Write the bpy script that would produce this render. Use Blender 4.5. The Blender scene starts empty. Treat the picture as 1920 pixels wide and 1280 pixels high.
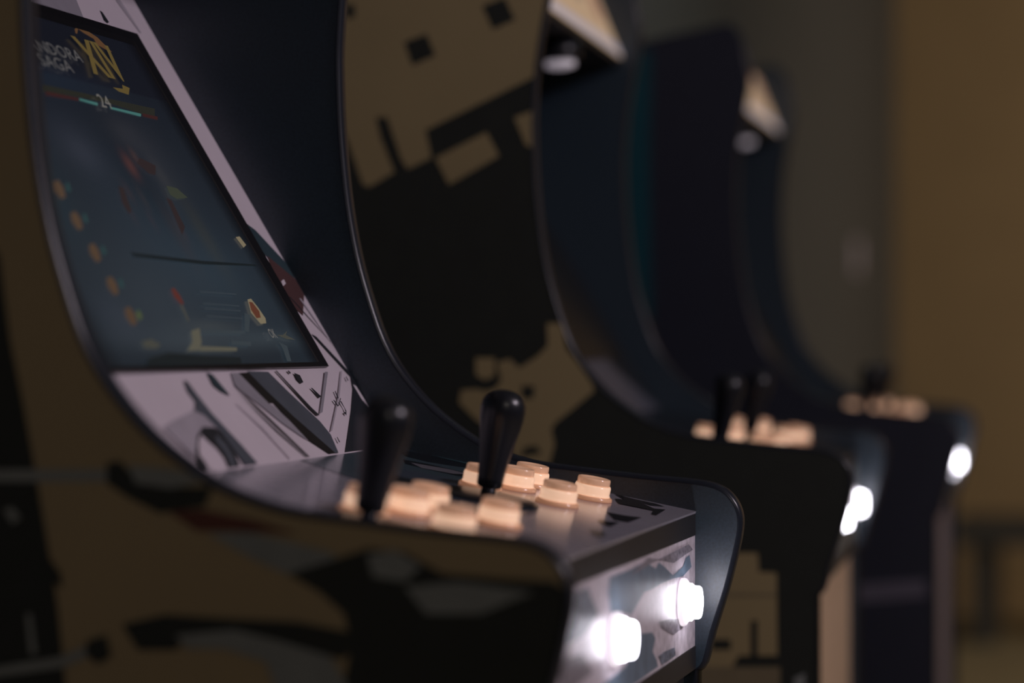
import bpy, bmesh, math, random
from mathutils import Vector, Matrix
from mathutils.geometry import tessellate_polygon

# ------------------------------------------------------------------ camera, light, exposure
scn = bpy.context.scene
COL = scn.collection
HC = 1.12                      # height of the lens above the floor
cam_d = bpy.data.cameras.new('camera')
cam = bpy.data.objects.new('camera', cam_d); COL.objects.link(cam)
cam.location = (0, 0, HC)
cam.rotation_euler = (math.radians(90), 0, 0.25982)
cam_d.sensor_width = 36; cam_d.lens = 85.0; cam_d.shift_y = 3/1920
cam_d.clip_start = 0.05; cam_d.clip_end = 60
cam_d.dof.use_dof = True; cam_d.dof.focus_distance = 1.94
cam_d.dof.aperture_fstop = 2.5
scn.camera = cam
scn.view_settings.view_transform = 'Standard'; scn.view_settings.look = 'None'
scn.view_settings.exposure = 0.0; scn.view_settings.gamma = 1.0
scn.view_settings.use_curve_mapping = False

w = bpy.data.worlds.new('dim_room_air'); scn.world = w; w.use_nodes = True
w.node_tree.nodes['Background'].inputs[0].default_value = (0.8, 0.78, 0.85, 1)
w.node_tree.nodes['Background'].inputs[1].default_value = 0.035

def area(name, loc, target, size, size_y, power, color):
    l = bpy.data.lights.new(name, 'AREA'); l.shape = 'RECTANGLE'; l.size = size; l.size_y = size_y
    l.energy = power; l.color = color
    o = bpy.data.objects.new(name, l); COL.objects.link(o); o.location = loc
    o.rotation_euler = (Vector(target) - Vector(loc)).to_track_quat('-Z', 'Y').to_euler()
    return o
area('ceiling_light_players', (1.9, 1.75, 2.45), (-0.6, 1.8, 1.1), 0.35, 0.35, 23.0, (1.0, 0.86, 0.97))
area('ceiling_light_back', (2.6, 6.9, 2.7), (2.2, 10.2, 0.9), 1.2, 0.6, 41.0, (1.0, 0.84, 0.74))
area('ceiling_light_aisle', (1.5, -1.2, 2.7), (-0.5, 2.2, 1.0), 0.8, 0.8, 6.5, (1.0, 0.88, 0.78))

area('added_fill_left_wall', (0.2, 4.3, 2.9), (-1.0, 5.6, 1.9), 0.3, 0.3, 4.4, (0.84, 1.0, 0.96))  # added fill that brightens the left wall, no fixture behind it

# ------------------------------------------------------------------ materials
MAT = {}
def mat(name, col, rough=0.5, spec=0.5, coat=0.0, metal=0.0, emit=None, estr=0.0, vary=0.08, scale=40.0):
    m = bpy.data.materials.new(name); m.use_nodes = True
    nt = m.node_tree; b = nt.nodes['Principled BSDF']
    n = nt.nodes.new('ShaderNodeTexNoise'); n.inputs['Scale'].default_value = scale; n.inputs['Detail'].default_value = 4
    tc = nt.nodes.new('ShaderNodeTexCoord'); nt.links.new(tc.outputs['Object'], n.inputs['Vector'])
    r = nt.nodes.new('ShaderNodeValToRGB')
    r.color_ramp.elements[0].position = 0.3; r.color_ramp.elements[1].position = 0.7
    r.color_ramp.elements[0].color = (*[c*(1-vary) for c in col], 1)
    r.color_ramp.elements[1].color = (*[min(1, c*(1+vary)) for c in col], 1)
    nt.links.new(n.outputs['Fac'], r.inputs[0]); nt.links.new(r.outputs[0], b.inputs['Base Color'])
    b.inputs['Roughness'].default_value = rough; b.inputs['Specular IOR Level'].default_value = spec
    b.inputs['Coat Weight'].default_value = coat; b.inputs['Coat Roughness'].default_value = 0.15
    b.inputs['Metallic'].default_value = metal
    if emit:
        b.inputs['Emission Color'].default_value = (*emit, 1); b.inputs['Emission Strength'].default_value = estr
    MAT[name] = m
    return m
# printed art inks
mat('paper', (.74, .66, .73), .45, vary=.05, scale=9)
mat('grey', (.33, .31, .36), .45)
mat('soft', (.46, .42, .48), .45)
mat('slate', (.085, .10, .125), .45)
mat('ink', (.022, .026, .034), .4)
mat('black', (.012, .012, .014), .4)
mat('teal', (.035, .065, .08), .4)
mat('rust', (.10, .05, .05), .4)
mat('maroon', (.12, .04, .03), .5)
mat('blue', (.15, .21, .28), .4, vary=.2, scale=60)
mat('blue2', (.16, .19, .25), .4, vary=.7, scale=220)
mat('print_white', (.66, .60, .66), .4, vary=.22, scale=110)
mat('print_grey', (.25, .23, .27), .4, vary=.6, scale=260)
mat('deck_base', (.40, .38, .44), .25, coat=.6, vary=.08, scale=8)
mat('deck_dteal', (.07, .115, .14), .25, coat=.6)
mat('deck_dblue', (.075, .10, .14), .25, coat=.6)
mat('deck_black', (.008, .009, .012), .25, coat=.6)
mat('deck_pale', (.26, .25, .29), .25, coat=.6)
mat('deck_teal2', (.06, .13, .15), .25, coat=.6)
mat('deck_dgrey', (.10, .11, .11), .25, coat=.6)
mat('side_yellow', (.35, .27, .155), .55, vary=.05, scale=6)
mat('side_yellow_worn', (.36, .285, .15), .55, vary=.06, scale=6)
mat('side_black', (.020, .024, .022), .55)
mat('side_slate', (.24, .26, .26), .55)
mat('side_olive', (.22, .18, .11), .55)
mat('side_teal', (.006, .065, .09), .45)
mat('side_navy', (.018, .021, .038), .5)
mat('side_grey', (.13, .12, .16), .45)
mat('bluegrey', (.11, .115, .15), .4)
mat('panel_black', (.014, .016, .021), .28, coat=.25)
mat('panel_slate', (.024, .042, .062), .40, spec=.7, vary=.25, scale=420)
mat('molding', (.018, .022, .032), .27, spec=.42)
mat('bezel', (.01, .010, .012), .35)
mat('black_board', (.02, .02, .022), .5)
mat('tan_board', (.78, .56, .37), .5)
mat('mauve_board', (.42, .34, .37), .5)
mat('grey_board', (.12, .13, .12), .5)
mat('plastic_black', (.012, .014, .020), .30, spec=.6)
mat('steel', (.55, .55, .58), .3, metal=1.0)
mat('wall_yellow', (.44, .31, .155), .85, vary=.04, scale=3)
mat('wall_grey', (.145, .15, .14), .85, vary=.04, scale=3)
mat('floor_dark', (.42, .34, .19), .6, vary=.07, scale=5)
mat('ceiling_paint', (.25, .24, .22), .9)
mat('switch_plastic', (.85, .76, .86), .4)
mat('bench_grey', (.075, .072, .062), .6)
mat('bench_wood', (.25, .15, .06), .6)
mat('amber_body', (.9, .55, .35), .18, coat=.5, emit=(.86, .37, .19), estr=.20, vary=.02)
mat('amber_cap', (.95, .62, .42), .15, coat=.5, emit=(.95, .48, .28), estr=.22, vary=.02)
mat('amber_glow', (.95, .7, .5), .15, coat=.5, emit=(1.0, .62, .42), estr=.62, vary=.02)
mat('led_flange', (.85, .85, .9), .15, coat=.5, emit=(.95, .84, .92), estr=.95, vary=.02)
mat('led_cap', (.9, .9, .95), .15, coat=.5, emit=(.93, .90, 1.0), estr=14.0, vary=.02)
mat('downlight_lens', (.9, .9, .9), .3, emit=(.9, .78, .92), estr=.24, vary=.02)
def glow(name, col, s=1.0):
    mat(name, tuple(c*.05 for c in col), .3, emit=col, estr=s, vary=.02)
for n, c in dict(gold=(.095,.066,.022), amber=(.085,.042,.02), amber2=(.07,.042,.026), greenish=(.02,.05,.05), greenish2=(.06,.075,.03),
                 olive=(.018,.018,.014), olive2=(.035,.04,.028), red=(.035,.012,.012), mint=(.045,.13,.12), redorange=(.06,.024,.018),
                 brownish=(.024,.016,.017), dark=(.008,.011,.013), cream=(.17,.14,.09), red2=(.085,.022,.018), line_reflection=(.05,.05,.045),
                 sand=(.085,.08,.06), sand_reflection2=(.05,.05,.042), slate2=(.032,.042,.05), redorange2=(.09,.03,.018), textline=(.035,.045,.055),
                 title=(.085,.08,.08), digits=(.14,.13,.12)).items():
    glow('glow_'+n, c)
glow('marquee_warm', (.40, .27, .17)); glow('marquee_lip', (.36, .31, .34)); glow('marquee_dark', (.16, .12, .09)); glow('marquee_red', (.25,.12,.08))

def screen_material():
    m = bpy.data.materials.new('screen_picture'); m.use_nodes = True; nt = m.node_tree
    b = nt.nodes['Principled BSDF']; a = nt.nodes.new('ShaderNodeVertexColor'); a.layer_name = 'picture'
    b.inputs['Base Color'].default_value = (.01, .01, .012, 1); b.inputs['Roughness'].default_value = .25
    nt.links.new(a.outputs['Color'], b.inputs['Emission Color']); b.inputs['Emission Strength'].default_value = 1.0
    MAT['screen_picture'] = m
screen_material()

# ------------------------------------------------------------------ drawn art, as (ink, outline) on each board's own plane, metres
ART= [('grey',[(0.4164,0.3608),(0.4312,0.4494),(0.4038,0.4388),(0.4028,0.3463)]),
('ink',[(0.4217,0.4878),(0.4206,0.4914),(0.4111,0.4936),(0.409,0.4879),(0.4113,0.484)]),
('soft',[(0.445,0.5444),(0.4429,0.5522),(0.41,0.5583),(0.4094,0.5541),(0.4395,0.5414)]),
('teal',[(0.2206,0.5409),(0.2126,0.5584),(0.1975,0.5728),(0.1823,0.5875),(0.1755,0.5875),(0.1664,0.5875),(0.1708,0.5661),(0.1859,0.5492),(0.1989,0.5361)]),
('rust',[(0.187,0.5507),(0.1747,0.5716),(0.1653,0.5875),(0.1498,0.5875),(0.1286,0.5538),(0.1373,0.5417),(0.1554,0.542),(0.1737,0.5449)]),
('paper',[(0.1619,0.5484),(0.1642,0.5582),(0.16,0.5573),(0.1571,0.5469)]),
('ink',[(0.1472,0.5456),(0.1462,0.5493),(0.1021,0.5875),(0.1011,0.5875)]),
('soft',[(0.1456,0.5691),(0.1457,0.5732),(0.0931,0.5875),(0.0931,0.5875)]),
('ink',[(0.0721,0.5875),(0.0714,0.5875),(0.0572,0.5875),(0.0244,0.5875),(0.001,0.5875),(0.001,0.5328),(0.001,0.4668),(0.0371,0.537),(0.0568,0.5714)]),
('ink',[(0.1109,0.5476),(0.1078,0.5563),(0.0736,0.5875),(0.0551,0.5875),(0.0574,0.5875),(0.0691,0.5834),(0.0891,0.5659)]),
('paper',[(0.0613,0.5784),(0.0596,0.5842),(0.0378,0.5875),(0.0366,0.5863),(0.0472,0.5789)]),
('paper',[(0.0688,0.5875),(0.0677,0.5875),(0.0572,0.5875),(0.0563,0.5875)]),
('slate',[(0.077,0.3559),(0.0758,0.3985),(0.0577,0.4171),(0.0295,0.4495),(0.0173,0.4563),(0.001,0.4504),(0.0014,0.436),(0.0285,0.4023),(0.0524,0.379)]),
('black',[(0.0758,0.3349),(0.0759,0.3554),(0.0528,0.3796),(0.0354,0.3987),(0.0013,0.443),(0.0012,0.4286),(0.0148,0.4004),(0.0323,0.3855),(0.0489,0.372),(0.0486,0.3621),(0.0522,0.3586),(0.0619,0.3499)]),
('grey',[(0.0758,0.3208),(0.0757,0.3357),(0.0614,0.3493),(0.0484,0.3618),(0.0465,0.3687),(0.0319,0.3849),(0.0144,0.3998),(0.0193,0.389),(0.0298,0.3689),(0.0495,0.3393),(0.0648,0.3142)]),
('ink',[(0.0654,0.314),(0.0655,0.3152),(0.0457,0.3362),(0.0277,0.3553),(0.001,0.3835),(0.001,0.3809),(0.0271,0.3523),(0.0451,0.3333)]),
('ink',[(0.0631,0.311),(0.0425,0.3297),(0.0245,0.3487),(0.001,0.3776),(0.001,0.3753),(0.0241,0.346),(0.0421,0.3281)]),
('soft',[(0.0503,0.2979),(0.0291,0.3216),(0.0015,0.3418),(0.0015,0.3396),(0.0287,0.3191),(0.05,0.2965)]),
('teal',[(0.0769,0.2754),(0.0746,0.2839),(0.0567,0.2943),(0.0608,0.2813),(0.066,0.2737)]),
('soft',[(0.0504,0.2213),(0.047,0.2134),(0.0399,0.166),(0.0356,0.1472),(0.0247,0.1574),(0.0117,0.1687),(0.0232,0.1903),(0.0335,0.2106),(0.0326,0.2315),(0.0289,0.2434),(0.0369,0.2482)]),
('slate',[(0.0714,0.2262),(0.0693,0.2307),(0.0578,0.2352),(0.0437,0.242),(0.0301,0.2526),(0.0174,0.2625),(0.001,0.2733),(0.001,0.2482),(0.015,0.244),(0.0274,0.2396),(0.0359,0.232),(0.0426,0.2259),(0.0462,0.2142),(0.0539,0.2258),(0.0622,0.2217)]),
('ink',[(0.0159,0.1776),(0.027,0.1934),(0.0338,0.2119),(0.0322,0.231),(0.0242,0.2391),(0.0126,0.2428),(0.001,0.239),(0.001,0.218),(0.0089,0.2209),(0.0171,0.2169),(0.0222,0.2107),(0.0293,0.2044),(0.0231,0.1912),(0.0134,0.1797),(0.0054,0.1828),(0.001,0.1808),(0.0044,0.1727),(0.0099,0.1718)]),
('slate',[(0.0271,0.228),(0.0186,0.2356),(0.008,0.2367),(0.001,0.232),(0.001,0.2215),(0.0119,0.2249),(0.0217,0.2211)]),
('ink',[(0.0763,0.4134),(0.0762,0.4166),(0.0419,0.4467),(0.0348,0.455),(0.035,0.4483),(0.0412,0.441)]),
('ink',[(0.0739,0.4515),(0.0715,0.4618),(0.065,0.4606),(0.0642,0.4536),(0.068,0.4498)]),
('ink',[(0.0761,0.4421),(0.074,0.4448),(0.0729,0.4409),(0.0755,0.4389)]),
('ink',[(0.0597,0.4693),(0.0592,0.4732),(0.0511,0.4826),(0.0503,0.4755)]),
('grey',[(0.0738,0.5248),(0.0734,0.5316),(0.0372,0.4645),(0.0361,0.4558),(0.0515,0.4844)]),
('soft',[(0.0742,0.5655),(0.0742,0.5685),(0.0504,0.5257),(0.0198,0.4613),(0.02,0.4579),(0.0505,0.5221)]),
('ink',[(0.0553,0.5206),(0.0555,0.5228),(0.0487,0.5205),(0.0483,0.5174)]),
('ink',[(0.0472,0.5047),(0.0473,0.5073),(0.0414,0.5095),(0.0412,0.5067)]),
('ink',[(0.0419,0.509),(0.0486,0.5241),(0.0483,0.5257),(0.0414,0.5102)]),
('ink',[(0.0459,0.5188),(0.0453,0.5221),(0.0363,0.521),(0.0323,0.5148),(0.0352,0.5125),(0.0355,0.5179),(0.0392,0.5199)]),
('ink',[(0.0684,0.5681),(0.0683,0.5699),(0.0644,0.5691),(0.0643,0.5663)]),
('ink',[(0.0141,0.4629),(0.0142,0.4647),(0.0094,0.4643),(0.0094,0.4618)])]
SCREEN= [('gold',[(0.3356,0.4098),(0.3365,0.4298),(0.3408,0.4333),(0.3392,0.4459),(0.3316,0.4353),(0.3326,0.4174)]),
('amber',[(0.3888,0.3992),(0.393,0.4114),(0.3914,0.4219),(0.3867,0.4384),(0.3799,0.4465),(0.3744,0.4529),(0.3758,0.4402),(0.3782,0.4287),(0.3837,0.4288),(0.3871,0.414),(0.3899,0.4065),(0.384,0.3984),(0.3844,0.3958)]),
('olive',[(0.321,0.2704),(0.3217,0.3251),(0.3229,0.4764),(0.3126,0.4639),(0.3174,0.3823),(0.3164,0.3262),(0.3143,0.2633)]),
('red',[(0.3149,0.2683),(0.3155,0.3252),(0.3127,0.3221),(0.311,0.2641)]),
('mint',[(0.3155,0.3252),(0.3149,0.3575),(0.3121,0.3544),(0.3134,0.3241)]),
('mint',[(0.3139,0.3783),(0.3138,0.4377),(0.3107,0.4339),(0.3118,0.3784)]),
('red',[(0.3146,0.4412),(0.3147,0.4719),(0.311,0.4674),(0.3114,0.4387)]),
('amber2',[(0.2051,0.1883),(0.2075,0.1986),(0.2015,0.2005),(0.1933,0.1948),(0.1911,0.1855),(0.1979,0.1829)]),
('greenish',[(0.2064,0.2094),(0.2057,0.213),(0.1994,0.2103),(0.1982,0.2046)]),
('amber2',[(0.1791,0.1884),(0.1813,0.1986),(0.1753,0.2005),(0.1672,0.1948),(0.1652,0.1855),(0.172,0.1829)]),
('greenish',[(0.18,0.2094),(0.1793,0.213),(0.1731,0.2103),(0.172,0.2046)]),
('amber2',[(0.1523,0.1865),(0.1543,0.1967),(0.1483,0.1985),(0.1404,0.1929),(0.1385,0.1837),(0.1453,0.181)]),
('greenish',[(0.1529,0.2074),(0.1521,0.211),(0.1459,0.2083),(0.1449,0.2026)]),
('amber2',[(0.1278,0.188),(0.1297,0.1982),(0.1237,0.2001),(0.1159,0.1945),(0.1141,0.1852),(0.1209,0.1826)]),
('greenish',[(0.1281,0.209),(0.1273,0.2125),(0.1212,0.2098),(0.1203,0.2042)]),
('amber2',[(0.2304,0.1882),(0.2329,0.1985),(0.2269,0.2004),(0.2186,0.1947),(0.2162,0.1854),(0.223,0.1827)]),
('greenish',[(0.2319,0.2093),(0.2313,0.2129),(0.2249,0.2102),(0.2237,0.2045)]),
('greenish2',[(0.125,0.2035),(0.1269,0.2111),(0.1208,0.2093),(0.1181,0.2007)]),
('brownish',[(0.2359,0.3027),(0.2341,0.3102),(0.2137,0.3006),(0.2109,0.2925),(0.2201,0.2914)]),
('brownish',[(0.2311,0.386),(0.2292,0.3941),(0.2046,0.39),(0.1966,0.3747),(0.2138,0.3804)]),
('brownish',[(0.2669,0.3781),(0.2616,0.4025),(0.2521,0.391),(0.2524,0.3785),(0.2611,0.3662)]),
('olive2',[(0.2431,0.4007),(0.2421,0.4206),(0.2342,0.4323),(0.2313,0.4072),(0.2343,0.3978)]),
('dark',[(0.1764,0.2533),(0.1755,0.2595),(0.1738,0.3877),(0.1748,0.5013),(0.1732,0.5023),(0.1705,0.3835),(0.1724,0.2559)]),
('cream',[(0.2004,0.4902),(0.2016,0.5005),(0.1935,0.5045),(0.1905,0.4946)]),
('red2',[(0.1464,0.2906),(0.1469,0.2976),(0.1407,0.3002),(0.1329,0.2984),(0.1334,0.2925),(0.1392,0.2881)]),
('line_reflection',[(0.1327,0.2891),(0.1322,0.295),(0.1186,0.2908),(0.1183,0.2866)]),
('sand',[(0.1103,0.283),(0.1127,0.3018),(0.1008,0.2907),(0.0938,0.2779),(0.0934,0.2542),(0.1009,0.2738)]),  # pale reflections low in the screen glass, painted in as glowing colour
('sand',[(0.0973,0.2849),(0.0959,0.3538),(0.0929,0.3498),(0.0933,0.2771)]),
('sand_reflection2',[(0.1009,0.1832),(0.1032,0.2023),(0.0986,0.2136),(0.0953,0.2024),(0.0959,0.1819)]),
('slate2',[(0.1115,0.3056),(0.1107,0.3908),(0.1082,0.3845),(0.108,0.3011)]),
('slate2',[(0.1272,0.4114),(0.1254,0.4208),(0.1095,0.3964),(0.1107,0.3893)]),
('slate2',[(0.102,0.3506),(0.1008,0.3891),(0.0971,0.3841),(0.0984,0.3458)]),
('dark',[(0.0877,0.179),(0.0919,0.2175),(0.0891,0.2798),(0.0874,0.3482),(0.0796,0.3434),(0.0817,0.1673)]),
('cream',[(0.1397,0.434),(0.1407,0.4429),(0.1328,0.4474),(0.1226,0.4502),(0.118,0.4455),(0.1173,0.4323),(0.1274,0.425)]),
('redorange2',[(0.1377,0.4344),(0.1372,0.4412),(0.1289,0.4451),(0.1231,0.4402),(0.1224,0.4301),(0.13,0.4285)]),
('sand_reflection2',[(0.1072,0.4536),(0.1072,0.4678),(0.1111,0.4829),(0.1072,0.4741),(0.1027,0.4901),(0.1033,0.4718)]),
('slate2',[(0.1007,0.4493),(0.0969,0.4627),(0.0828,0.4523),(0.0829,0.443),(0.0943,0.4497)]),
('textline',[(0.145,0.3431),(0.1444,0.4155),(0.1436,0.4151),(0.144,0.3424)]),
('textline',[(0.1345,0.3355),(0.1335,0.4073),(0.1327,0.4068),(0.1335,0.3348)]),
('textline',[(0.1302,0.3324),(0.129,0.4039),(0.1282,0.4035),(0.1292,0.3317)]),
('textline',[(0.1235,0.3276),(0.122,0.3986),(0.1213,0.3982),(0.1225,0.3269)])]
DECK= [('dteal',[(0.001,0.3593),(0.001,0.4613),(0.001,0.5875),(0.0794,0.583),(0.1265,0.5459),(0.1339,0.3918),(0.1213,0.3495),(0.0719,0.3108),(0.0466,0.3242)]),
('dblue',[(0.0645,0.2845),(0.0577,0.4448),(0.1096,0.4467),(0.1609,0.4485),(0.1896,0.3541),(0.1857,0.2104),(0.1372,0.1958)]),
('black',[(0.0068,0.5777),(0.0287,0.5875),(0.0567,0.5875),(0.076,0.587),(0.0854,0.5541),(0.0688,0.5401),(0.049,0.5299),(0.0286,0.536)]),
('black',[(0.0352,0.5083),(0.0538,0.5142),(0.0825,0.5091),(0.1002,0.5038),(0.0926,0.475),(0.0656,0.476),(0.0459,0.4817)]),
('pale',[(0.0455,0.4974),(0.0738,0.5082),(0.0935,0.5023),(0.0861,0.4821),(0.0613,0.4756)]),
('teal2',[(0.0281,0.5875),(0.0348,0.5875),(0.0514,0.5875),(0.0714,0.5875),(0.0804,0.5725),(0.065,0.5774),(0.0511,0.58),(0.035,0.5875)]),
('black',[(0.1942,0.5852),(0.2138,0.5769),(0.2315,0.5764),(0.2408,0.568),(0.2314,0.5571),(0.2216,0.5638),(0.2097,0.5572)]),
('black',[(0.2032,0.549),(0.2185,0.5666),(0.2383,0.536),(0.2458,0.5472),(0.2493,0.4942),(0.2452,0.4931),(0.241,0.5208),(0.2275,0.5208),(0.2133,0.5186)]),
('black',[(0.2208,0.4425),(0.2345,0.4447),(0.2455,0.4554),(0.2456,0.4081),(0.2355,0.405)]),
('black',[(0.227,0.3854),(0.2356,0.3844),(0.2421,0.3928),(0.2434,0.3566),(0.2352,0.3631)]),
('black',[(0.2,0.5779),(0.2013,0.5875),(0.2059,0.5707)]),
('dgrey',[(0.238,0.3127),(0.2465,0.3173),(0.2534,0.2995),(0.2529,0.2801),(0.2446,0.2938)])]
FASCIA= [('blue',[(-0.1601,0.2706),(-0.1609,0.3403),(-0.1595,0.3983),(-0.1644,0.41),(-0.1684,0.4278),(-0.1647,0.4398),(-0.1703,0.4623),(-0.1793,0.4938),(-0.1764,0.5354),(-0.1706,0.5466),(-0.1694,0.5625),(-0.1797,0.5717),(-0.184,0.5354),(-0.182,0.496),(-0.1813,0.45),(-0.1822,0.4139),(-0.1816,0.3849),(-0.1899,0.3531),(-0.1931,0.3403),(-0.1861,0.2996),(-0.1852,0.274),(-0.1698,0.2656)]),
('blue',[(-0.2098,0.366),(-0.2142,0.4139),(-0.2199,0.4258),(-0.2286,0.4159),(-0.2363,0.4297),(-0.2423,0.4358),(-0.2428,0.4002),(-0.2437,0.3604),(-0.2412,0.2824),(-0.2426,0.2171),(-0.2307,0.233),(-0.2278,0.3153),(-0.2214,0.3604)]),
('grey',[(-0.2089,0.4378),(-0.2119,0.4832),(-0.2164,0.5243),(-0.2243,0.5309),(-0.2257,0.496),(-0.2155,0.45)]),
('blue2',[(-0.2349,0.4378),(-0.2341,0.4602),(-0.2357,0.5003),(-0.2425,0.5046),(-0.2431,0.4706),(-0.2429,0.45)]),
('blue2',[(-0.1627,0.128),(-0.1599,0.2016),(-0.1808,0.233),(-0.1905,0.1939),(-0.1912,0.1422)]),
('grey',[(-0.1653,0.3349),(-0.1622,0.4297),(-0.1605,0.5579),(-0.1663,0.5764),(-0.17,0.496),(-0.1639,0.45),(-0.1577,0.4002)]),
('grey',[(-0.1977,0.1141),(-0.2017,0.1863),(-0.2179,0.2171),(-0.2215,0.1422)])]
SIDE1= [('black',[(-0.3772,0.0858),(-0.3557,0.053),(-0.3486,0.001),(-0.3398,-0.0379),(-0.3309,-0.0832),(-0.3221,-0.1315),(-0.3175,-0.1572),(-0.3115,-0.2119),(-0.3028,-0.3404),(-0.2958,-0.5651),(-0.9022,-0.6255),(-0.9022,0.0936)]),
('slate',[(-0.3916,-0.0775),(-0.2819,-0.076),(-0.2801,-0.0831),(-0.3916,-0.085)]),
('black',[(-0.2853,-0.0722),(-0.2767,-0.0705),(-0.2697,-0.0775),(-0.2474,-0.0861),(-0.2167,-0.0853),(-0.2218,-0.0974),(-0.2508,-0.1018),(-0.2715,-0.0926),(-0.2853,-0.0841)]),
('slate',[(-0.2715,-0.0733),(-0.2405,-0.0755),(-0.2201,-0.0816),(-0.2439,-0.0867),(-0.2663,-0.0838)]),
('maroon',[(-0.2456,-0.1004),(-0.2235,-0.0991),(-0.1896,-0.1048),(-0.1629,-0.1121),(-0.2031,-0.1114),(-0.2269,-0.1118)]),
('slate',[(-0.2201,-0.1133),(-0.193,-0.1121),(-0.143,-0.1227),(-0.1331,-0.1303),(-0.1629,-0.1388),(-0.1896,-0.1285)]),
('black',[(-0.1696,-0.1358),(-0.143,-0.1274),(-0.12,-0.12),(-0.0971,-0.1217),(-0.0745,-0.1335),(-0.0361,-0.1357),(-0.0076,-0.1365),(0.0012,-0.1423),(-0.0076,-0.2006),(-0.1364,-0.2054),(-0.1298,-0.177),(-0.1347,-0.1584),(-0.1496,-0.1463)]),
('slate',[(-0.0971,-0.1418),(-0.0648,-0.1379),(-0.0202,-0.1429),(-0.052,-0.1561),(-0.0842,-0.157)]),
('slate',[(-0.12,-0.1237),(-0.1036,-0.1203),(-0.0874,-0.1292),(-0.0971,-0.1387),(-0.1167,-0.1361)]),
('black',[(-0.2749,-0.1689),(-0.2474,-0.1623),(-0.2031,-0.1636),(-0.1629,-0.164),(-0.1298,-0.1692),(-0.1167,-0.1735),(-0.1364,-0.1851),(-0.1762,-0.1754),(-0.2303,-0.1739),(-0.2405,-0.1831),(-0.2646,-0.1839)]),
('slate',[(-0.2405,-0.1742),(-0.2031,-0.1699),(-0.1762,-0.1754),(-0.143,-0.1837),(-0.1298,-0.2051),(-0.1762,-0.2069),(-0.1829,-0.1882),(-0.2099,-0.1812),(-0.2337,-0.182)]),
('slate',[(-0.37,-0.1994),(-0.3168,-0.1901),(-0.2975,-0.1824),(-0.2923,-0.1871),(-0.3133,-0.1958),(-0.37,-0.2049)]),
('black',[(-0.2975,-0.1792),(-0.2853,-0.1756),(-0.2819,-0.1883),(-0.2906,-0.1934),(-0.2993,-0.1873)]),
('black',[(-0.3239,-0.1283),(-0.3151,-0.1394),(-0.314,-0.1475),(-0.3221,-0.1444)]),
('slate',[(-0.3529,-0.1014),(-0.3469,-0.0996),(-0.3415,-0.106),(-0.3469,-0.11)]),
('slate',[(-0.338,-0.1643),(-0.3344,-0.1642),(-0.3309,-0.1883),(-0.3352,-0.1885)])]
SIDE2= [('yellow',[(-0.7703,0.525),(-0.314,0.5063),(-0.3199,0.2973),(-0.3436,0.287),(-0.4618,0.2329),(-0.4553,0.2026),(-0.482,0.1907),(-0.4891,0.2012),(-0.5054,0.2477),(-0.5182,0.2479),(-0.5135,0.2271),(-0.4972,0.1875),(-0.5257,0.1716),(-0.5329,0.1743),(-0.5493,0.2199),(-0.5698,0.2677),(-0.6442,0.2812),(-0.7703,0.2438)]),
('black',[(-0.4861,0.3297),(-0.4607,0.3379),(-0.4507,0.3141),(-0.4769,0.304)]),
('black',[(-0.3984,0.3664),(-0.3735,0.3754),(-0.3615,0.3508),(-0.3864,0.3408)]),
('black',[(-0.5534,0.372),(-0.5431,0.3737),(-0.5411,0.3598),(-0.5513,0.3561)]),
('yellow',[(-0.4507,0.2021),(-0.3934,0.2293),(-0.3794,0.2033),(-0.4355,0.1729)]),
('yellow',[(-0.3625,0.2448),(-0.3318,0.2549),(-0.3318,0.2083),(-0.3496,0.2145)]),
('yellow',[(-0.3265,0.0212),(-0.3094,0.0212),(-0.3057,-0.0052),(-0.2911,-0.0232),(-0.2764,-0.0447),(-0.2746,-0.0519),(-0.2996,-0.0724),(-0.3167,-0.0857),(-0.3216,-0.093),(-0.3179,-0.1098),(-0.3241,-0.1315),(-0.3622,-0.1319),(-0.3671,-0.1078),(-0.4043,-0.0839),(-0.4242,-0.0647),(-0.4217,-0.0513),(-0.4043,-0.05),(-0.3956,-0.0524),(-0.3844,-0.05),(-0.377,-0.0403),(-0.382,-0.021),(-0.3671,-0.0173),(-0.3573,-0.027),(-0.3376,-0.0149),(-0.3253,-0.0028)]),
('yellow',[(-0.4055,-0.0162),(-0.3844,-0.0161),(-0.3844,-0.0355),(-0.3956,-0.0403),(-0.4055,-0.0343)]),
('black',[(-0.3548,-0.0462),(-0.34,-0.0462),(-0.3413,-0.0594),(-0.3536,-0.0607)]),
('black',[(-0.3499,-0.1125),(-0.3376,-0.1112),(-0.3327,-0.1195),(-0.3573,-0.1234)]),
('yellow',[(-0.165,-0.224),(-0.0982,-0.2228),(-0.0968,-0.2427),(-0.078,-0.2436),(-0.0772,-0.3311),(-0.1181,-0.3322),(-0.1221,-0.339),(-0.1248,-0.3444),(-0.1919,-0.3463),(-0.1919,-0.2245)]),
('black',[(-0.1475,-0.3157),(-0.1268,-0.3151),(-0.1268,-0.3265),(-0.1475,-0.327)]),
('black',[(-0.1055,-0.2947),(-0.0982,-0.2945),(-0.0982,-0.3317),(-0.1055,-0.3319)]),
('olive',[(-0.1382,-0.2661),(-0.0783,-0.2655),(-0.0783,-0.2688),(-0.1382,-0.2701)]),
('olive',[(-0.1919,-0.3463),(-0.0743,-0.3429),(-0.0743,-0.3893),(-0.1919,-0.3931)]),
('greyl',[(-0.0597,-0.3544),(-0.0479,-0.3488),(-0.0479,-0.3753),(-0.0597,-0.3756)])]
SIDE3= [('teal',[(-0.578,0.461),(-0.474,0.4581),(-0.4774,0.2868),(-0.474,0.0359),(-0.578,0.0362)]),
('greyl',[(-0.1598,-0.3716),(-0.0505,-0.361),(-0.0481,-0.387),(-0.1598,-0.3995)])]
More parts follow.
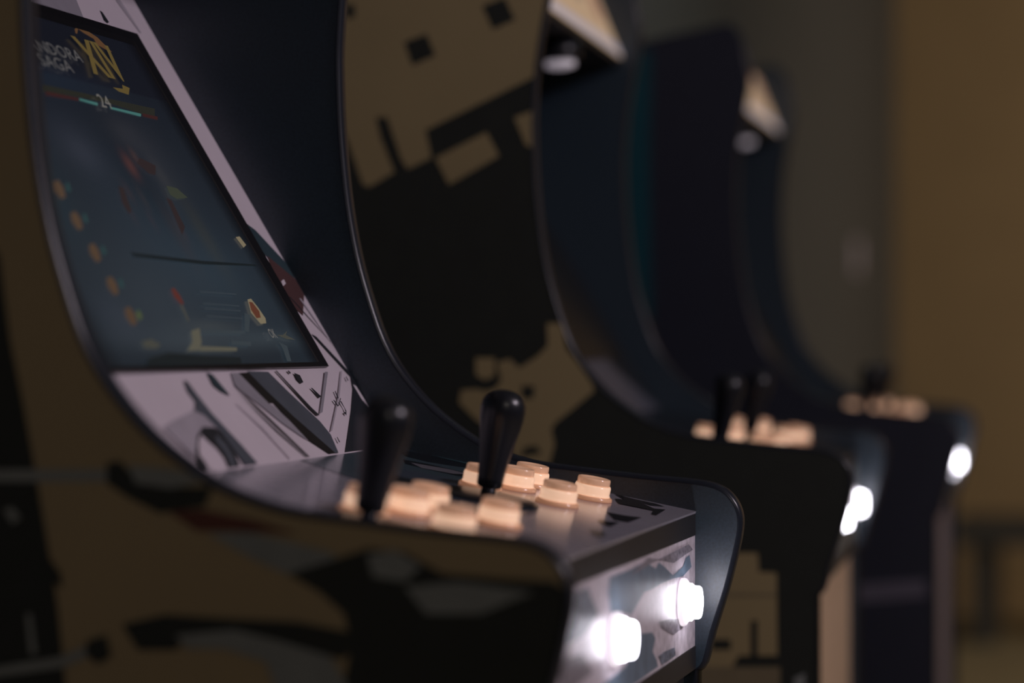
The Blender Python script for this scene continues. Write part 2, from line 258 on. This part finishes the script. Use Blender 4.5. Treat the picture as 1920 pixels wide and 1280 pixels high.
ART2= [('bluegrey',[(0.2625,0.4278),(0.2411,0.4819),(0.1833,0.4271),(0.12,0.3965),(0.0653,0.4261),(0.001,0.5875),(0.001,0.5264),(0.001,0.2953),(0.0329,0.1503),(0.09,0.1439),(0.1786,0.2479)])]

# ------------------------------------------------------------------ helpers
def link(name, bm, mats, parent=None, smooth=False):
    me = bpy.data.meshes.new(name)
    bmesh.ops.recalc_face_normals(bm, faces=bm.faces) if not getattr(bm, '_keep', False) else None
    bm.to_mesh(me); bm.free()
    for m in mats: me.materials.append(MAT[m])
    if smooth:
        for p in me.polygons: p.use_smooth = True
    o = bpy.data.objects.new(name, me); COL.objects.link(o)
    if parent: o.parent = parent
    return o

def slab(bm, quad, a0, a1, mi=0):
    """prism: closed (p,z) outline extruded sideways from a0 to a1"""
    lo = [bm.verts.new((p, a0, z)) for p, z in quad]; hi = [bm.verts.new((p, a1, z)) for p, z in quad]
    n = len(quad); fs = []
    fs.append(bm.faces.new(lo)); fs.append(bm.faces.new(hi[::-1]))
    for i in range(n):
        fs.append(bm.faces.new((lo[i], hi[i], hi[(i+1) % n], lo[(i+1) % n])))
    for f in fs: f.material_index = mi
    return fs

def box(bm, x0, x1, y0, y1, z0, z1, mi=0):
    slab(bm, [(x0, z0), (x1, z0), (x1, z1), (x0, z1)], y0, y1, mi)

def board(P, Q, t, front=0.0):
    """outline of a board of thickness t whose face runs P->Q in the (p,z) plane; the body lies on the right of P->Q"""
    d = Vector((Q[0]-P[0], Q[1]-P[1])).normalized(); n = Vector((d.y, -d.x))
    P = Vector(P); Q = Vector(Q)
    return [tuple(P+n*front), tuple(Q+n*front), tuple(Q+n*t), tuple(P+n*t)]

def basis(P, Q, turn=1):
    """maps (along, a, off) on the face P->Q to (p, a, z); off lifts off the face (left of P->Q, right if turn = -1)"""
    d = Vector((Q[0]-P[0], Q[1]-P[1])).normalized(); n = Vector((-d.y, d.x))*turn
    return lambda s, a, off=0.0: Vector((P[0]+d.x*s+n.x*off, a, P[1]+d.y*s+n.y*off))

def clip_half(poly, A, B):
    out = []
    def side(p): return (B[0]-A[0])*(p[1]-A[1]) - (B[1]-A[1])*(p[0]-A[0])
    for i, p in enumerate(poly):
        q = poly[(i+1) % len(poly)]; sp, sq = side(p), side(q)
        if sp >= 0: out.append(p)
        if (sp > 0 and sq < 0) or (sp < 0 and sq > 0):
            t = sp/(sp-sq); out.append((p[0]+(q[0]-p[0])*t, p[1]+(q[1]-p[1])*t))
    return out

def triangles(poly):
    t = tessellate_polygon([[Vector((x, y, 0)) for x, y in poly]])
    return [[poly[i] for i in tri] for tri in t]

def area2(poly):
    return sum(poly[i][0]*poly[(i+1) % len(poly)][1]-poly[(i+1) % len(poly)][0]*poly[i][1] for i in range(len(poly)))

def ink_layer(bm, poly, place, off, mi, cells=None):
    """lay one printed shape on a face; cells = convex counter-clockwise pieces of the face it has to stay inside"""
    for tri in triangles(poly):
        if area2(tri) < 0: tri = tri[::-1]
        pieces = [tri]
        if cells:
            pieces = []
            for c in cells:
                q = tri
                for i in range(len(c)):
                    q = clip_half(q, c[i], c[(i+1) % len(c)])
                    if len(q) < 3: break
                if len(q) >= 3 and abs(area2(q)) > 1e-9: pieces.append(q)
        for q in pieces:
            try:
                f = bm.faces.new([bm.verts.new(place(x, y, off)) for x, y in q]); f.material_index = mi
            except ValueError: pass

def turned(bm, prof, C, N, mi=0, seg=40):
    """lathe: prof = [(radius, height)], axis from C along N"""
    N = Vector(N).normalized(); U = N.orthogonal().normalized(); V = N.cross(U); rings = []
    for r, h in prof:
        rings.append([bm.verts.new(Vector(C)+N*h+(U*math.cos(2*math.pi*k/seg)+V*math.sin(2*math.pi*k/seg))*r) for k in range(seg)])
    for i in range(len(rings)-1):
        for k in range(seg):
            f = bm.faces.new((rings[i][k], rings[i][(k+1) % seg], rings[i+1][(k+1) % seg], rings[i+1][k])); f.material_index = mi; f.smooth = True
    for R in (rings[0][::-1], rings[-1]):
        f = bm.faces.new(R); f.material_index = mi

# ------------------------------------------------------------------ the cabinet's profile, (forward, up from the lens height)
W, T = 0.6063, 0.018
FRONT = [(-.0355, -1.12), (-.0355, -.2647), (-.0290, -.2580), (-.0229, -.2338), (-.0119, -.1987), (-.0040, -.1681), (-.0005, -.1500),
         (-.0010, -.1376), (-.0060, -.1270), (-.0160, -.1185), (-.0352, -.1138), (-.0801, -.1102), (-.1401, -.1040), (-.1760, -.0990), (-.2080, -.0888), (-.2300, -.0770),
         (-.2591, -.0555), (-.2849, -.0275), (-.3024, .0014), (-.3157, .0375), (-.3261, .0738), (-.3338, .1146), (-.3385, .1555),
         (-.3412, .1918), (-.3425, .2372), (-.3415, .2644), (-.3388, .3000), (-.3330, .3400), (-.3235, .3900), (-.3215, .4200), (-.3290, .4600), (-.3400, .4860), (-.3560, .4960)]
BACK = [(-.70, .432), (-.72, -1.12)]
def smooth_front(pts, n=3):
    """round the drawn profile between its points"""
    out = [pts[0], pts[1]]
    for i in range(1, len(pts)-1):
        p0, p1, p2, p3 = pts[i-1], pts[i], pts[i+1], pts[min(i+2, len(pts)-1)]
        if i == 1: p0 = p1
        for k in range(1, n+1):
            t = k/n
            q = [.5*((2*b)+(-a+c)*t+(2*a-5*b+4*c-d)*t*t+(-a+3*b-3*c+d)*t**3) for a, b, c, d in zip(p0, p1, p2, p3)]
            out.append(tuple(q))
    return out
OUT = smooth_front(FRONT)
OUTLINE = OUT + BACK
def zshift(pts): return [(p, z+HC) for p, z in pts]
D1, D2 = (-.29333, -.08715+HC), (-.03497, -.13616+HC)       # control deck, rear to front
A1, A2 = (-.29333, -.08715+HC), (-.57200, .36970+HC)        # art board, foot to head
deck_at = basis(D1, D2); art_at = basis(A1, A2, -1)
def side_at(p, z, off=0.0): return Vector((p, -off, z+HC))
def fascia_at(z, a, off=0.0): return Vector((-.0358+off, a, z+HC))

def side_cells():
    zs = []
    cells = []
    def back(z): return -.72+(z+1.12)/1.552*.02 if z < .432 else -.70+(z-.432)/.064*.344
    pts = OUT
    for (p0, z0), (p1, z1) in zip(pts, pts[1:]):
        if z1-z0 < 1e-5: continue
        c = [(back(z0), z0), (p0, z0), (p1, z1), (back(z1), z1)]
        if z0 < .432 < z1:
            c = [(back(z0), z0), (p0, z0), (p1, z1), (back(z1), z1), (-.70, .432)]
        cells.append(c)
    return cells
SIDE_CELLS = side_cells()

def side_panel(parent, a0, outer, art=None, base='side_black', table=None, inner='panel_slate'):
    bm = bmesh.new()
    mats = [base, 'molding', inner]
    fs = slab(bm, zshift(OUTLINE), a0, a0+T, 0)
    for f in fs: f.material_index = 1
    lo, hi = fs[0], fs[1]
    (lo if outer == 'near' else hi).material_index = 0
    (hi if outer == 'near' else lo).material_index = 2
    bmesh.ops.recalc_face_normals(bm, faces=bm.faces)
    if art:
        for i, (m, poly) in enumerate(art):
            mm = table[m]
            if mm not in mats: mats.append(mm)
            ink_layer(bm, poly, lambda p, z, o: Vector((p, a0-o, z+HC)), .0003+.00005*i, mats.index(mm), SIDE_CELLS)
    me = bpy.data.meshes.new('side_panel'); bm.to_mesh(me); bm.free()
    for m in mats: me.materials.append(MAT[m])
    o = bpy.data.objects.new('side_panel', me); COL.objects.link(o); o.parent = parent
    # plastic edge strip that runs round the board's edge
    bm = bmesh.new(); pts = [Vector(q) for q in zshift(OUT+[BACK[0]])]; prof = [(-.0006, -.001), (-.0006, .0012), (.004, .0028), (.009, .0033), (.014, .0028), (.0186, .0012), (.0186, -.001)]
    rings = []
    for i, q in enumerate(pts):
        d = (pts[min(i+1, len(pts)-1)]-pts[max(i-1, 0)]).normalized(); n = Vector((d.y, -d.x))
        rings.append([bm.verts.new((q.x+n.x*h, a0+a, q.y+n.y*h)) for a, h in prof])
    for i in range(len(rings)-1):
        for k in range(len(prof)-1):
            f = bm.faces.new((rings[i][k], rings[i+1][k], rings[i+1][k+1], rings[i][k+1])); f.smooth = True
    link('edge_molding', bm, ['molding'], o)
    return o

def art_face(name, parent, P, Q, t, art, place, base, table, a0=T, a1=W-T, cut=None):
    bm = bmesh.new(); mats = [base]
    slab(bm, board(P, Q, t), a0, a1, 0)
    bmesh.ops.recalc_face_normals(bm, faces=bm.faces)
    for i, (m, poly) in enumerate(art or []):
        mm = table.get(m, m)
        if mm not in mats: mats.append(mm)
        ink_layer(bm, poly, place, .0003+.00005*i, mats.index(mm), cut)
    me = bpy.data.meshes.new(name); bm.to_mesh(me); bm.free()
    for m in mats: me.materials.append(MAT[m])
    o = bpy.data.objects.new(name, me); COL.objects.link(o); o.parent = parent
    return o

def text_faces(bm, body, height, place, off, mi, origin, width, shear=0.0, bold=0.0, slope=0.0):
    """set lettering on a face: origin = (up, a) of the first baseline; the text runs along +a"""
    cu = bpy.data.curves.new('lettering', 'FONT'); cu.body = body; cu.size = 1.0; cu.offset = bold; cu.resolution_u = 3
    o = bpy.data.objects.new('lettering', cu); COL.objects.link(o)
    dg = bpy.context.evaluated_depsgraph_get(); me = bpy.data.meshes.new_from_object(o.evaluated_get(dg))
    bpy.data.objects.remove(o); bpy.data.curves.remove(cu)
    ratio = width*.72/height/max(v.co.x for v in me.vertices)
    for p in me.polygons:
        vs = []
        for i in p.vertices:
            v = me.vertices[i].co
            vs.append(bm.verts.new(place(origin[0]+v.y*height/.72+v.x*slope*ratio*height/.72, origin[1]+(v.x*ratio+v.y*shear)*height/.72, off)))
        try:
            f = bm.faces.new(vs); f.material_index = mi
        except ValueError: pass
    bpy.data.meshes.remove(me)

# --- joystick, push button (built once per cabinet by mesh data, copied by obj.copy)
def make_joystick(parent, s, a):
    C = deck_at(s, a); N = (deck_at(s, a, 1)-C)
    bm = bmesh.new(); turned(bm, [(.039, .0004), (.039, .0014), (.036, .0024), (.012, .0030)], C, N)
    j = link('joystick', bm, ['plastic_black'], parent)
    bm = bmesh.new(); turned(bm, [(.0055, .003), (.0052, .018)], C, N, seg=20); link('shaft', bm, ['steel'], j)
    bm = bmesh.new()
    turned(bm, [(.0075, .008), (.0094, .0095), (.0098, .016), (.0110, .028), (.0130, .041), (.0150, .052), (.0163, .060), (.0168, .066), (.0162, .0715), (.0142, .0758),
                (.0110, .0788), (.0068, .0805), (.0028, .0811)], C, N)
    link('bat_handle', bm, ['plastic_black'], j)
    return j
def make_button(parent, s, a):
    C = deck_at(s, a); N = (deck_at(s, a, 1)-C)
    bm = bmesh.new()
    turned(bm, [(.0168, .0002), (.0170, .0012), (.0166, .0028), (.0150, .0036)], C, N, 0)
    turned(bm, [(.0147, .0034), (.0146, .0045), (.0140, .0052), (.0142, .0060), (.0143, .0105), (.0137, .0120), (.0130, .0116)], C, N, 1)
    b = link('push_button', bm, ['amber_body', 'amber_glow'], parent)
    bm = bmesh.new(); turned(bm, [(.0126, .0085), (.0131, .0115), (.0131, .0160), (.0127, .0172), (.0118, .0174), (.0105, .0166), (.005, .0160)], C, N)
    link('plunger', bm, ['amber_cap'], b)
    return b
def make_led(parent, z, a):
    C = Vector((-.0355, a, z+HC)); N = Vector((1, 0, 0))
    bm = bmesh.new(); turned(bm, [(.0188, 0), (.0190, .0015), (.0184, .0035), (.0165, .0048), (.0150, .0050)], C, N, 0)
    turned(bm, [(.0150, .0045), (.0148, .0080), (.0138, .0090)], C, N, 1)
    b = link('lit_button', bm, ['led_flange', 'led_cap'], parent)
    bm = bmesh.new(); turned(bm, [(.0132, .006), (.0130, .0135), (.0120, .0150), (.0080, .0158)], C, N)
    link('plunger', bm, ['led_cap'], b)
    return b

def make_cabinet(label, loc, rot, side, stable, sbase, art, abase, atable, deckart, fasart, lower, with_screen):
    root = bpy.data.objects.new('arcade_cabinet', None); COL.objects.link(root)
    root.empty_display_size = .2
    root['label'] = label; root['category'] = 'arcade cabinet'; root['group'] = 'arcade cabinets standing in a row'
    side_panel(root, 0.0, 'near', side, sbase, stable)
    side_panel(root, W-T, 'far', None, sbase, None)
    ident = {}
    art_face('art_board', root, A2, A1, .012, art, art_at, abase, atable)
    dcells = [[(.0005, T), (.2630, T), (.2630, W-T), (.0005, W-T)]]
    art_face('control_deck', root, D1, D2, .016, deckart, deck_at, 'deck_base' if deckart else 'deck_black', {k: 'deck_'+k for k in ('dteal', 'dblue', 'black', 'pale', 'teal2', 'dgrey')}, cut=[[q for q in dcells[0]]])
    # front face of the deck box: dark band, printed fascia, dark foot band
    bm = bmesh.new()
    box(bm, -.052, -.0353, T, W-T, -.1555+HC, -.1366+HC)
    link('deck_edge_band', bm, ['black_board'], root)
    fc = [[(-.2450, T), (-.1556, T), (-.1556, W-T), (-.2450, W-T)]]
    fc = [[(-.1556, T), (-.1556, W-T), (-.2450, W-T), (-.2450, T)]]
    c = fc[0]
    if area2(c) < 0: c = c[::-1]
    art_face('button_fascia', root, (-.0358, -.1556+HC), (-.0358, -.2450+HC), .012, fasart, fascia_at, 'print_white' if fasart else 'grey_board',
             {'blue': 'blue', 'grey': 'print_grey', 'blue2': 'blue2'}, cut=[c])
    bm = bmesh.new(); box(bm, -.052, -.0352, T, W-T, -.2637+HC, -.2451+HC); link('fascia_foot_band', bm, ['black_board'], root)
    bm = bmesh.new(); box(bm, -.063, -.045, T, W-T, .03, -.2638+HC); link('lower_front_board', bm, [lower], root)
    bm = bmesh.new(); box(bm, -.70, -.686, T, W-T, .03, .40+HC); link('back_board', bm, ['black_board'], root)
    bm = bmesh.new(); box(bm, -.685, -.046, T, W-T, .012, .028); link('base_board', bm, ['black_board'], root)
    bm = bmesh.new(); slab(bm, zshift([(-.384, .486), (-.384, .472), (-.686, .412), (-.686, .428)]), T, W-T); link('top_board', bm, ['black_board'], root)
    # marquee box
    m0, m1 = (-.3440, .3780), (-.3880, .4850)
    bm = bmesh.new(); slab(bm, zshift([(-.3450, .3760), (-.5640, .3600), (-.5600, .3530), (-.3450, .3670)]), T, W-T)
    o = link('speaker_board', bm, ['black_board'], root)
    bm = bmesh.new(); C = Vector((-.372, .30, .3635+HC)); turned(bm, [(.026, 0), (.026, .022), (.019, .0238)], C+Vector((0, 0, .0)), (0.06, 0, -1), 0)
    turned(bm, [(.018, .0235), (.0175, .0300), (.011, .0320)], C, (0.06, 0, -1), 1)
    link('downlight', bm, ['plastic_black', 'downlight_lens'], o)
    P, Q = (m0[0], m0[1]+HC), (m1[0], m1[1]+HC); 
    L = math.dist(P, Q)
    bm = bmesh.new(); slab(bm, board(Q, P, .006), T, W-T, 0); bmesh.ops.recalc_face_normals(bm, faces=bm.faces)
    atm = basis(P, Q, -1)
    def lay(p, mi, off): ink_layer(bm, p, lambda s, a, o: atm(s, a, o), off, mi)
    for fn in (lay, ):
        fn([(0, T), (.016, T), (.016, W-T), (0, W-T)], 1, .0004)
        fn([(.05, .37), (.06, .43), (L, .45), (L, .36)], 2, .0004)
        fn([(.05, .49), (.04, .55), (L, .56), (L, .50)], 3, .0004)
    link_keep(bm, 'marquee', ['marquee_warm', 'marquee_lip', 'marquee_dark', 'marquee_red'], root)
    # player controls
    for s, a in ((.1430, .098), (.1450, .372)): make_joystick(root, s, a)
    for da in (0.0, -.280):
        for s, a in ((.1230, .430), (.1400, .470), (.1400, .516), (.1850, .4275), (.1915, .5130)):
            make_button(root, s, a+da)
    for a in (.2822, .5306): make_led(root, -.2037, a)
    if with_screen:
        make_monitor(root)
    else:
        bm = bmesh.new(); mb = art_at
        q = [mb(.404, 0, .003), mb(.078, 0, .003), mb(.078, 0, .0005), mb(.404, 0, .0005)]
        slab(bm, [(v.x, v.z) for v in q], .07, .535)
        link('monitor', bm, ['bezel'], root)
    root.location = (loc[0], loc[1], 0); root.rotation_euler = (0, 0, rot)
    return root

def link_keep(bm, name, mats, parent):
    me = bpy.data.meshes.new(name); bm.to_mesh(me); bm.free()
    for m in mats: me.materials.append(MAT[m])
    o = bpy.data.objects.new(name, me); COL.objects.link(o); o.parent = parent
    return o

def make_monitor(root):
    at = art_at; U0, U1, S0, S1 = .0780, .4040, .070, .5365
    bm = bmesh.new()
    # flat black surround with a shallow raised rim round the picture
    def frame(u0, u1, s0, s1, v0, v1, r0, r1, o0, o1):
        A = [at(u0, s0, o0), at(u0, s1, o0), at(u1, s1, o0), at(u1, s0, o0)]
        B = [at(v0, r0, o1), at(v0, r1, o1), at(v1, r1, o1), at(v1, r0, o1)]
        A = [bm.verts.new(v) for v in A]; B = [bm.verts.new(v) for v in B]
        for i in range(4): bm.faces.new((A[i], A[(i+1) % 4], B[(i+1) % 4], B[i]))
    frame(U0, U1, S0, S1, U0, U1, S0, S1, .0005, .0034)
    frame(U0, U1, S0, S1, U0+.004, U1-.008, S0+.010, S1-.018, .0034, .0034)
    frame(U0+.004, U1-.008, S0+.010, S1-.018, U0+.0045, U1-.014, S0+.012, S1-.020, .0034, .0026)
    mon = link('monitor', bm, ['bezel'], root)
    # the lit picture
    u0, u1, s0, s1 = U0+.004, U1-.014, S0+.010, S1-.018
    nu, ns = 130, 180
    bm = bmesh.new(); grid = [[bm.verts.new(at(u0+(u1-u0)*i/nu, s0+(s1-s0)*j/ns, .0024)) for j in range(ns+1)] for i in range(nu+1)]
    for i in range(nu):
        for j in range(ns): bm.faces.new((grid[i][j], grid[i][j+1], grid[i+1][j+1], grid[i+1][j]))
    mats = ['screen_picture']
    for i, (m, poly) in enumerate(SCREEN):
        mm = 'glow_'+m
        if mm not in mats: mats.append(mm)
        c = [(u0, s0), (u1, s0), (u1, s1), (u0, s1)]
        ink_layer(bm, poly, at, .0026+.00004*i, mats.index(mm), [c])
    mats += ['glow_title', 'glow_digits', 'glow_gold']
    ti, di = len(mats)-3, len(mats)-2
    text_faces(bm, 'PANDORA', .0115, at, .0048, ti, (.3520, .272), .099, .1)
    text_faces(bm, 'XIV', .034, at, .0050, len(mats)-1, (.3440, .3800), .068, -.12, .028)
    text_faces(bm, 'SAGA', .0115, at, .0048, ti, (.3385, .284), .056, .1)
    text_faces(bm, '24', .0125, at, .0049, di, (.3100, .3555), .021, .1)
    text_faces(bm, 'OK', .0085, at, .0049, di, (.1040, .4360), .014)
    bmesh.ops.recalc_face_normals(bm, faces=bm.faces)
    me = bpy.data.meshes.new('screen'); bm.to_mesh(me); bm.free()
    for m in mats: me.materials.append(MAT[m])
    lay = me.color_attributes.new('picture', 'FLOAT_COLOR', 'POINT')
    d = Vector((A2[0]-A1[0], 0, A2[1]-A1[1])).normalized()
    blobs = [  # up, a, radius up, radius a, colour added
        (.20, .34, .05, .10, (.004, .007, .010)), (.27, .40, .04, .05, (.007, .006, .007)), (.27, .27, .03, .05, (.006, .006, .009)),
        (.13, .25, .05, .08, (.008, .010, .012)), (.16, .40, .04, .09, (.004, .008, .011)), (.10, .30, .012, .14, (.010, .012, .013)),
        (.12, .17, .02, .03, (.006, .006, .009)), (.33, .30, .015, .10, (.002, .004, .008)), (.105, .44, .008, .08, (.008, .011, .012)),
        (.24, .17, .05, .03, (0, .005, .006)), (.245, .36, .05, .035, (-.005, -.005, -.006)),
        (.258, .352, .011, .009, (.045, .010, .003)), (.268, .372, .007, .006, (.025, .008, .003)), (.232, .318, .010, .006, (.010, .002, .0)), (.214, .300, .010, .005, (.008, .001, .0)), (.228, .340, .012, .006, (.008, .003, .001)),
        (.208, .332, .009, .005, (.007, .001, .0)), (.252, .405, .018, .012, (.009, .007, .005)), (.226, .392, .012, .006, (.008, .005, .002)), (.202, .383, .010, .005, (.008, .002, .001)),
        (.290, .375, .016, .030, (.007, .006, .006)), (.262, .273, .016, .026, (.006, .006, .008)), (.20, .37, .03, .012, (.006, 0, -.003)), (.20, .425, .035, .015, (.007, .004, -.002)), (.088, .30, .012, .3, (-.008, -.010, -.012)), (.115, .33, .006, .05, (.012, .012, .010))]
    for v in me.vertices:
        u = (v.co - Vector((A1[0], 0, A1[1]))).dot(d); a = v.co.y
        t = min(1, max(0, (u-.085)/.30))
        col = [x*(1-t)+y*t for x, y in zip((.0150, .0215, .0290), (.0045, .0060, .0100))]
        if u > .335: col = [.0045, .0055, .0095]
        for bu, ba, ru, ra, c in blobs:
            g = math.exp(-((u-bu)/ru)**2-((a-ba)/ra)**2)
            col = [x+y*g for x, y in zip(col, c)]
        e = min(1, max(.45, (a-.09)/.05)) * min(1, max(.3, (.522-a)/.03))
        lay.data[v.index].color = (max(.002, col[0]*e), max(.002, col[1]*e), max(.002, col[2]*e), 1)
    o = bpy.data.objects.new('screen', me); COL.objects.link(o); o.parent = mon

# ------------------------------------------------------------------ the room
def struct(name, x0, x1, y0, y1, z0, z1, m):
    bm = bmesh.new(); box(bm, x0, x1, y0, y1, z0, z1); o = link(name, bm, [m]); o['kind'] = 'structure'; return o
XL, YB = -1.06, 10.3
struct('floor', XL-.15, 6.0, -3.5, YB+.15, -.1, 0, 'floor_dark')
struct('ceiling', XL-.15, 6.0, -3.5, YB+.15, 3.0, 3.1, 'ceiling_paint')
struct('wall_left', XL-.15, XL, -3.5, YB, 0, 3.0, 'wall_grey')
struct('wall_back', XL-.15, 6.0, YB, YB+.15, 0, 3.0, 'wall_yellow')

# ------------------------------------------------------------------ the three cabinets
S1T = {'black': 'side_black', 'slate': 'side_slate', 'maroon': 'maroon'}
S2T = {'yellow': 'side_yellow_worn', 'black': 'side_black', 'olive': 'side_olive', 'greyl': 'side_slate'}
S3T = {'teal': 'side_teal', 'greyl': 'side_grey'}
make_cabinet('nearest arcade cabinet, its pale drawn art board and lit game screen facing right',
             (-0.3243, 1.3437), 0.0, SIDE1, S1T, 'side_yellow', ART, 'paper', {}, DECK, FASCIA, 'black_board', True)
make_cabinet('middle arcade cabinet with yellow and black blocky pixel pattern on its side',
             (-0.30946, 2.5533), 0.046577, SIDE2, S2T, 'side_black', ART2, 'panel_black', {}, None, None, 'tan_board', False)
make_cabinet('farthest arcade cabinet with a dark navy side, nearest the yellow wall',
             (-0.288145, 3.7333), 0.03074, SIDE3, S3T, 'side_navy', None, 'panel_black', {}, None, None, 'mauve_board', False)

# ------------------------------------------------------------------ things at the back of the room
bm = bmesh.new(); box(bm, XL+.0005, XL+.010, 8.86, 8.95, 1.375, 1.50); sp = link('wall_switch', bm, ['switch_plastic'])
sp['label'] = 'small pale switch plate on the shadowed wall behind the row'; sp['category'] = 'switch'
bm = bmesh.new(); box(bm, XL+.010, XL+.014, 8.885, 8.925, 1.41, 1.465); link('rocker', bm, ['switch_plastic'], sp)
be = bpy.data.objects.new('bench', None); COL.objects.link(be); be.location = (-.42, 9.3, 0)
be['label'] = 'low grey-topped bench by the yellow wall, behind the farthest cabinet'; be['category'] = 'bench'
bm = bmesh.new(); box(bm, -.30, 1.6, -.2, .25, .37, .46); link('seat', bm, ['bench_grey'], be)
for x in (-.24, .30, 1.5):
    bm = bmesh.new(); box(bm, x, x+.09, -.16, .2, 0, .37); link('leg', bm, ['bench_grey'], be)
